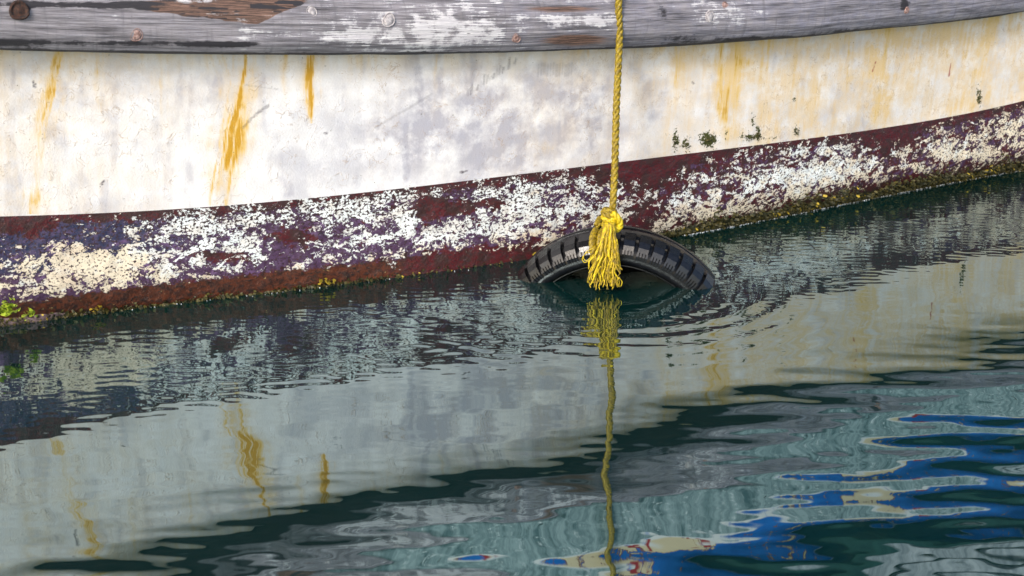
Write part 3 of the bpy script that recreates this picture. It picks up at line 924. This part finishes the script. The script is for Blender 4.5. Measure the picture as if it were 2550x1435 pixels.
lg['label'] = 'worn pinkish ledge low on the hull at the waterline'

# --- weed growing along the waterline
def tufts(name, n, pick, mats, parent, hmin, hmax):
    mb_v, mb_f = [], []
    mi = []
    for k in range(n):
        p, nrm, tg, sc, m = pick()
        L = random.uniform(hmin, hmax) * sc
        w = L * random.uniform(.25, .5)
        dirv = nrm * random.uniform(.15, .7) + tg * random.uniform(-.6, .6) + np.array([0, 0, random.uniform(-.9, .5)])
        dirv /= np.linalg.norm(dirv)
        sidev = np.cross(dirv, nrm); sidev /= np.linalg.norm(sidev) + 1e-9
        b = len(mb_v)
        mb_v += [p - sidev * w * .5, p + sidev * w * .5, p + dirv * L * .6 + sidev * w * .6 + nrm * .002, p + dirv * L, p + dirv * L * .6 - sidev * w * .6]
        mb_f += [(b, b + 1, b + 2), (b, b + 2, b + 4), (b + 4, b + 2, b + 3)]
        mi += [m] * 3
    o = mesh_obj(name, [v - BO for v in mb_v] if parent else mb_v, mb_f, mats[0], parent, smooth=False)
    for m in mats[1:]: o.data.materials.append(m)
    o.data.polygons.foreach_set('material_index', np.array(mi, np.int32))
    o.data.update()
    return o


def pick_line():
    while True:
        px = random.uniform(-30, 2580)
        dens = np.interp(px, [0, 60, 250, 900, 1000, 1560, 1680, 1720, 2580], [.5, .4, .14, .12, .03, .0, .45, 1, 1])
        if random.random() < dens: break
    i = nearest_col(px)
    hgt = np.interp(px, [0, 300, 900, 1650, 1800, 2200, 2580], [.022, .010, .010, .03, .045, .055, .06])
    z = abs(random.gauss(0, .5)) * hgt * (0.5 + vnoise(np.array(SA[i] * 8), np.array(0.), 141)) + .002
    return surf(i, z, .002), NRM[i], tan_[i], 1.0, 1 if random.random() < .018 * (vnoise(np.array(SA[i] * 5), np.array(2.), 143) > .55) * 3 else 0


ms = tufts('moss', 5500, pick_line, [M_WEED, M_WEEDY], boat, .005, .018)
ms['kind'] = 'stuff'
ms['label'] = 'olive moss and weed fringe along the waterline'


def pick_top():
    mx, my, mw, mh = random.choice([(1682, 352, 7, 16), (1708, 360, 8, 12), (1764, 350, 18, 14), (1764, 350, 14, 12), (1868, 344, 26, 7), (1888, 336, 5, 14), (1982, 328, 5, 8), (2438, 244, 5, 16)])
    p, i, z = hull_at(random.gauss(mx, mw * .6), random.gauss(my, mh * .6), .001)
    return p, NRM[i], tan_[i], 1.0, 0


mt_ = tufts('moss', 260, pick_top, [M_WEED], boat, .003, .008)
mt_['kind'] = 'stuff'
mt_['label'] = 'dark green moss specks above the red band'

# ------------------------------------------------------------------ bright glint on the waterline, built as pale beads
fv, ff = [], []
def bead(p, r, fl=.6):
    b = len(fv)
    for (la, k) in ((-.6, 5), (.15, 5), (.8, 5)):
        for j in range(k):
            a = 2 * math.pi * j / k
            fv.append(p + np.array([r * math.cos(a) * math.cos(la), r * math.sin(a) * math.cos(la), r * fl * math.sin(la)]))
    fv.append(p + np.array([0, 0, r * fl]))
    for k in range(2):
        for j in range(5):
            ff.append((b + k * 5 + j, b + k * 5 + (j + 1) % 5, b + k * 5 + 5 + (j + 1) % 5, b + k * 5 + 5 + j))
    for j in range(5): ff.append((b + 10 + j, b + 10 + (j + 1) % 5, b + 15))
for i in range(NE, NC - NE):
    px = XW[i - NE]
    dens = np.interp(px, [0, 240, 300, 880, 980, 1690, 1720, 2600], [0, 0, .07, .07, .02, .0, .62, .7])
    for k in range(2):
        if random.random() < dens:
            p = WLP[i] + tan_[i] * random.uniform(-.003, .003) + NRM[i] * (.012 + random.gauss(0, .003)) + np.array([0, 0, .002])
            bead(p, random.uniform(.0012, .0034) * (1 if px > 1600 else .6))
glint = mesh_obj('glint_line', fv, ff, M_GLINT)
tag(glint, 'thin broken glint, built as white beads, where the water meets the hull', 'glint', kind='stuff')

# ------------------------------------------------------------------ tyre
TR, TW, LEAN, YAW = .362, .17, math.radians(11), math.radians(8.5)
Tn = np.array([-math.sin(YAW), -math.cos(YAW), 0]); Tt = np.array([math.cos(YAW), -math.sin(YAW), 0])
Tv = math.cos(LEAN) * np.array([0, 0, 1]) + math.sin(LEAN) * Tn
Ta = math.cos(LEAN) * Tn - math.sin(LEAN) * np.array([0, 0, 1])
HSH = .138
CF = on_water(1528, 711) - (TR - HSH) * Tv
TC = CF - Ta * TW / 2
tyre = empty('tyre', tuple(TC))
tag(tyre, 'worn black tyre hanging half sunk in the water against the hull', 'tyre')


def tp(th, r, a): return r * math.cos(th) * Tt + r * math.sin(th) * Tv + a * Ta


half = [(.352 + .010 * (1 - (a / .07) ** 2), a) for a in (0, .012, .024)] + [(.3575, .027), (.3575, .031), (.3595, .034), (.356, .055), (.350, .070), (.340, .083), (.327, .090), (.312, .092), (.300, .088), (.291, .080), (.286, .070)]
inn = [(.290, .066), (.305, .072), (.325, .074), (.340, .060), (.346, .030), (.347, 0)]
prof = half + inn
full = prof + [(r if r > .322 else .322 - (.322 - r) * 3.8, -a) for r, a in prof[::-1][1:]][:-1]  # back wall carried far inward so the opening stays dark
SEG = 180
V, F = [], []
for k in range(SEG):
    th = 2 * math.pi * k / SEG
    for r, a in full:
        V.append(tp(th, r + .0012 * math.sin(th * 7 + a * 40), a))
m = len(full)
for k in range(SEG):
    for j in range(m):
        F.append((k * m + j, k * m + (j + 1) % m, ((k + 1) % SEG) * m + (j + 1) % m, ((k + 1) % SEG) * m + j))
mesh_obj('casing', V, F, M_RUBBER, tyre)
# bead wire ring: pale worn lip of the opening
mb = MB()
mb.tube([tp(2 * math.pi * k / 120, .2875, .0745) for k in range(121)], .0035, 6, False)
mb.build('bead', M_RUBBER, tyre)
# shoulder blocks, each with cuts at its lower end
path = [(.3635, .018), (.3575, .055), (.352, .070), (.343, .0835), (.332, .090)]
NBK = 50


def block_mesh():
    V, F = [], []
    d = 2 * math.pi / NBK * .425
    def bar(t0, t1, seq, h):
        b = len(V)
        for n_, (r, a) in enumerate(seq):
            hh = h * (1 if n_ < len(seq) - 1 else .35)
            nr = np.array([.5 if a > .06 else .9, .86 if a > .06 else .4])
            for t_, k_ in ((t0, 0), (t0 + (t1 - t0) * .08, 1), (t1 - (t1 - t0) * .08, 1), (t1, 0)):
                hq = hh if k_ else -.004
                V.append(((t_), r + nr[0] * hq, a + nr[1] * hq))
        for n_ in range(len(seq) - 1):
            for j in range(3):
                q = b + n_ * 4 + j
                F.append((q, q + 1, q + 5, q + 4))
        F.append((b, b + 1, b + 2, b + 3)); e = b + 4 * (len(seq) - 1); F.append((e + 3, e + 2, e + 1, e))
    bar(-d, d, path[:4], .0105)
    for k in range(4):
        t0 = -d + 2 * d * k / 4; bar(t0 + d * .05, t0 + 2 * d / 4 - d * .05, path[3:] + [(.322, .0925)], .0095)
    return V, F


bv, bf = block_mesh()
bm_me = None
for k in range(NBK):
    th = 2 * math.pi * (k + .5) / NBK
    if math.sin(th) * TR < (TR - HSH) - .07: continue
    if bm_me is None:
        base_th = math.pi / 2
        V = []
        for t_, r, a in bv:
            q = base_th + t_
            V.append((r * math.cos(q), r * math.sin(q), a))
        bm_me = bpy.data.meshes.new('tread_block'); bm_me.from_pydata(V, [], bf); bm_me.materials.append(M_BLOCK); bm_me.update()
        bmm = bmesh.new(); bmm.from_mesh(bm_me); bmesh.ops.recalc_face_normals(bmm, faces=bmm.faces); bmm.to_mesh(bm_me); bmm.free()
    o = link(bpy.data.objects.new('tread_block', bm_me), tyre)
    from mathutils import Matrix
    B = Matrix(((Tt[0], Tv[0], Ta[0], 0), (Tt[1], Tv[1], Ta[1], 0), (Tt[2], Tv[2], Ta[2], 0), (0, 0, 0, 1)))
    o.matrix_local = B @ Matrix.Rotation(th - base_th, 4, 'Z')

# ------------------------------------------------------------------ rope
YT = TC[1]
apex = TC + TR * Tv                                    # top of the tread
KN = at(1522, 545, apex[1] - .045)                     # the knot sits on the tread
rope = empty('rope', tuple(KN))
tag(rope, 'yellow twisted rope tied in a frayed knot on top of the tyre', 'rope')
RO = KN.copy()
ic = nearest_col(1540)
rail_out, _, _ = rail_pt(1537, 100)
p_rail = rail_out + NRM[ic] * .014
p_top = at(1541, -6, p_rail[1] + .0)
p_cap = np.array([p_top[0] + .004, WLP[ic][1] + NRM[ic][1] * (off(ZR[ic], UND[ic]) + .045 + .072 + .015), ZT[ic] + BUL + .02])
p_over = p_cap + np.array([0, .03, .045]); p_in = p_cap - NRM[ic] * .17 + np.array([0, 0, .02]); p_deck = p_in + np.array([.05, .12, -.20])
start = at(1526, 520, KN[1] + .01)
ctrl = [start, start * .75 + p_rail * .25 + np.array([.0012, 0, 0]), start * .4 + p_rail * .6 - np.array([.001, 0, 0]), p_rail, p_top * .5 + p_rail * .5, p_top, p_cap, p_over, p_in, p_deck]
ctrl = [np.array(c) for c in ctrl]


def catmull(c, per=24):
    c = [2 * c[0] - c[1]] + list(c) + [2 * c[-1] - c[-2]]
    out = []
    for k in range(1, len(c) - 2):
        for t in np.linspace(0, 1, per, endpoint=False):
            p0, p1, p2, p3 = c[k - 1:k + 3]
            out.append(.5 * (2 * p1 + (-p0 + p2) * t + (2 * p0 - 5 * p1 + 4 * p2 - p3) * t * t + (-p0 + 3 * p1 - 3 * p2 + p3) * t ** 3))
    out.append(c[-2])
    return np.array(out)


def even(P, step):
    s = np.r_[0, np.cumsum(np.linalg.norm(np.diff(P, axis=0), axis=1))]
    n = max(3, int(s[-1] / step))
    q = np.linspace(0, s[-1], n)
    return np.stack([np.interp(q, s, P[:, k]) for k in range(3)], -1), q


def strands(path_pts, r_off, r_s, pitch, mat, parent, name='strand', step=.0035, n=3):
    C, q = even(path_pts, step)
    T_ = np.gradient(C, axis=0); T_ /= np.linalg.norm(T_, axis=1)[:, None]
    ref = np.cross(T_[0], [0.2, 1, 0]); N1 = []
    for t in T_:
        ref = ref - t * ref.dot(t); ref /= np.linalg.norm(ref); N1.append(ref.copy())
    N1 = np.array(N1); N2 = np.cross(T_, N1)
    for k in range(n):
        ph = 2 * math.pi * (q / pitch) + 2 * math.pi * k / n
        P_ = C + r_off * (np.cos(ph)[:, None] * N1 + np.sin(ph)[:, None] * N2)
        mb = MB(); mb.tube([p - RO for p in P_], r_s, 8); mb.build(name, mat, parent)


strands(catmull(ctrl), .0053, .0062, .066, M_ROPE, rope)

# loop round the tyre wall: down over the front, through the opening, up behind
loop = []
thk = math.pi / 2 + .10
secs = [(.372, .015), (.372, .06), (.350, .098), (.315, .104), (.285, .092), (.275, .05), (.275, 0), (.275, -.05), (.285, -.092), (.318, -.104), (.350, -.098), (.372, -.06), (.376, -.01)]
for k, (r, a) in enumerate(secs):
    loop.append(TC + tp(thk + .012 * math.sin(k), r, a))
for dx in (0, -.022):
    strands(catmull([p + Tt * dx for p in loop], 10), .0058, .0065, .06, M_ROPE, rope, 'loop_strand', .005)

# knot: wraps of the rope
Rr = lambda c, rx, ry, tilt, ph, n=40, turns=1.0, rise=0.0: [
    c + np.array([rx * math.cos(2 * math.pi * turns * j / n + ph), -ry * math.sin(2 * math.pi * turns * j / n + ph),
                  tilt * rx * math.cos(2 * math.pi * turns * j / n + ph) + rise * (j / n - .5)]) for j in range(n + 1)]
kc = at(1520, 540, KN[1])
for dz, rx, ry, tl, rs in ((.018, .016, .016, -.25, .0080), (.007, .020, .019, -.42, .0084), (-.006, .022, .021, -.28, .0084), (-.017, .019, .020, .40, .0080)):
    strands(np.array(Rr(kc + np.array([random.uniform(-.003, .003), 0, dz]), rx, ry, tl, 1.0 + dz * 40, 48, 1.15, .008)), rs * .45, rs * .60, .05, M_ROPE if dz > 0 else M_FRAY, rope, 'knot_turn', .004)
# lump on the right side where the wraps tuck under
strands(catmull([kc + np.array([.004, -.026, .018]), kc + np.array([.020, -.026, .002]), kc + np.array([.028, -.02, -.018]), kc + np.array([.019, -.026, -.032]), kc + np.array([.003, -.029, -.024])], 12), .005, .006, .05, M_FRAY, rope, 'knot_turn', .004)

# frayed tail hanging in front of the tyre
front_y = lambda z: (TC + Ta * .10)[1] - .012 - .02 * 0
def tail_path(x0, x1, y1, k, wav, dep0, dep1):
    top = at(x0, 556 + random.uniform(-6, 6), kc[1] - .030 - dep0)
    P_ = []
    n = 22
    ph, ph2 = random.uniform(0, 6.28), random.uniform(0, 6.28)
    yb = on_water(x1, y1)[1]
    for j in range(n):
        f = j / (n - 1)
        pxx = x0 + (x1 - x0) * (f ** 1.35)
        pyy = 556 + (y1 - 556) * f
        a = wav * f ** 1.2
        pxx += a * math.sin(ph + f * 9 + k) + .5 * a * math.sin(ph2 + f * 21)
        p = at(pxx, pyy, (kc[1] - .030 - dep0) + (KY_END - dep1 - (kc[1] - .030 - dep0)) * min(1, f * 1.6) ** .8)
        P_.append(p)
    return P_


# the tail drapes over the front shoulder
KY_END = (TC + tp(math.pi / 2, .33, .092))[1] - .040
for k in range(62):
    u = (k + .5) / 62
    x0 = 1506 + 22 * u + random.uniform(-4, 4)
    x1 = 1464 + 82 * u + random.uniform(-6, 6)
    y1 = 702 + random.uniform(-34, 14) - 8 * abs(u - .5)
    Pp = tail_path(x0, x1, y1, k, 5.0, random.uniform(0, .016), random.uniform(0, .030))
    r0 = random.uniform(.0022, .0044)
    rad = [r0 * (1 - .35 * (j / 21)) * (1 + .2 * math.sin(j * 1.3 + k)) for j in range(22)]
    mb = MB(); mb.tube([p - RO for p in catmull(Pp, 3)], list(np.interp(np.linspace(0, 21, 64), np.arange(22), rad)), 6)
    mb.build('frayed_strand', M_FRAYD if k % 9 == 5 else (M_ROPE if k % 4 == 1 else M_FRAY), rope)
# soiled ends: short loose filaments at the waterline and curling hairs
for k in range(54):
    u = random.random()
    x1 = 1468 + 78 * u; y1 = 710 + random.uniform(-22, 14)
    b = at(x1, y1 - 26, KY_END - random.uniform(0, .03)); e = at(x1 + random.uniform(-9, 9), y1, KY_END - random.uniform(0, .03))
    mid = (b + e) / 2 + np.array([random.uniform(-.008, .008), random.uniform(-.008, 0), 0])
    mb = MB(); mb.tube([p - RO for p in catmull([b, mid, e], 5)], .0014, 5); mb.build('loose_fibre', M_FRAYD if k % 3 else M_FRAY, rope)
for pts in ([(1474, 628), (1458, 632), (1450, 645), (1456, 654), (1468, 648), (1478, 634)], [(1478, 618), (1462, 626), (1453, 640), (1460, 650), (1472, 640)], [(1530, 600), (1536, 612), (1534, 624)], [(1540, 690), (1549, 702), (1546, 714)], [(1536, 596), (1542, 640), (1545, 668)]):
    mb = MB(); mb.tube([p - RO for p in catmull([at(x, y, KY_END - .012) for x, y in pts], 6)], .0012, 5); mb.build('loose_fibre', M_FRAY, rope)

# ------------------------------------------------------------------ plants at the waterline
def leaf_mesh(w, l):
    V = [(0, 0, 0), (-w * .5, l * .35, .12 * l), (0, l * .4, 0), (w * .5, l * .35, .12 * l), (-w * .42, l * .75, .02 * l), (0, l * .8, -.05 * l), (w * .42, l * .75, .02 * l), (0, l, -.15 * l)]
    F = [(0, 2, 1), (0, 3, 2), (1, 2, 5, 4), (2, 3, 6, 5), (4, 5, 7), (5, 6, 7)]
    me = bpy.data.meshes.new('leaf'); me.from_pydata(V, [], F); me.update(); me.polygons.foreach_set('use_smooth', np.ones(len(F), bool)); return me


LM = leaf_mesh(.012, .015); LM.materials.append(M_LEAF)
LM2 = leaf_mesh(.009, .012); LM2.materials.append(M_WEEDY)


def plant(name, px, py, w, h, n, me, label, cat, out=.06, group=None):
    p, i, z = hull_at(px, py, out)
    root = empty(name, tuple(p)); tag(root, label, cat, group)
    stem = MB()
    for k in range(n):
        q = np.array([random.gauss(0, w * .5), random.gauss(-.01, .012), abs(random.gauss(0, h * .55))])
        base = np.array([q[0] * .5, 0.0, -.004])
        if k % 3 == 0: stem.tube([base, (base + q) / 2 + np.array([0, -.003, .003]), q], .0011, 5)
        o = link(bpy.data.objects.new('leaf', me), root)
        s_ = random.uniform(.7, 1.3)
        o.location = q; o.rotation_euler = (random.uniform(-.2, 1.3), random.uniform(-.5, .5), random.uniform(2.2, 4.1)); o.scale = (s_, s_, s_)
    stem.build('stem', M_WEED, root)
    return root


plant('leafy_plant', 22, 778, .034, .028, 64, LM, 'bright yellow-green leafy plant growing on the ledge at the waterline', 'plant', .085)
plant('weed_tuft', 78, 788, .018, .018, 16, LM, 'small green tuft beside the leafy plant on the pinkish ledge', 'weed', .08)
plant('weed_tuft', 246, 772, .016, .014, 16, LM2, 'ochre weed tuft at the waterline just past the tip of the ledge', 'weed', .012)
plant('weed_tuft', 815, 703, .022, .008, 22, LM2, 'yellow weed tuft on the brown band above dark water, midway between ledge and tyre', 'weed', .006)
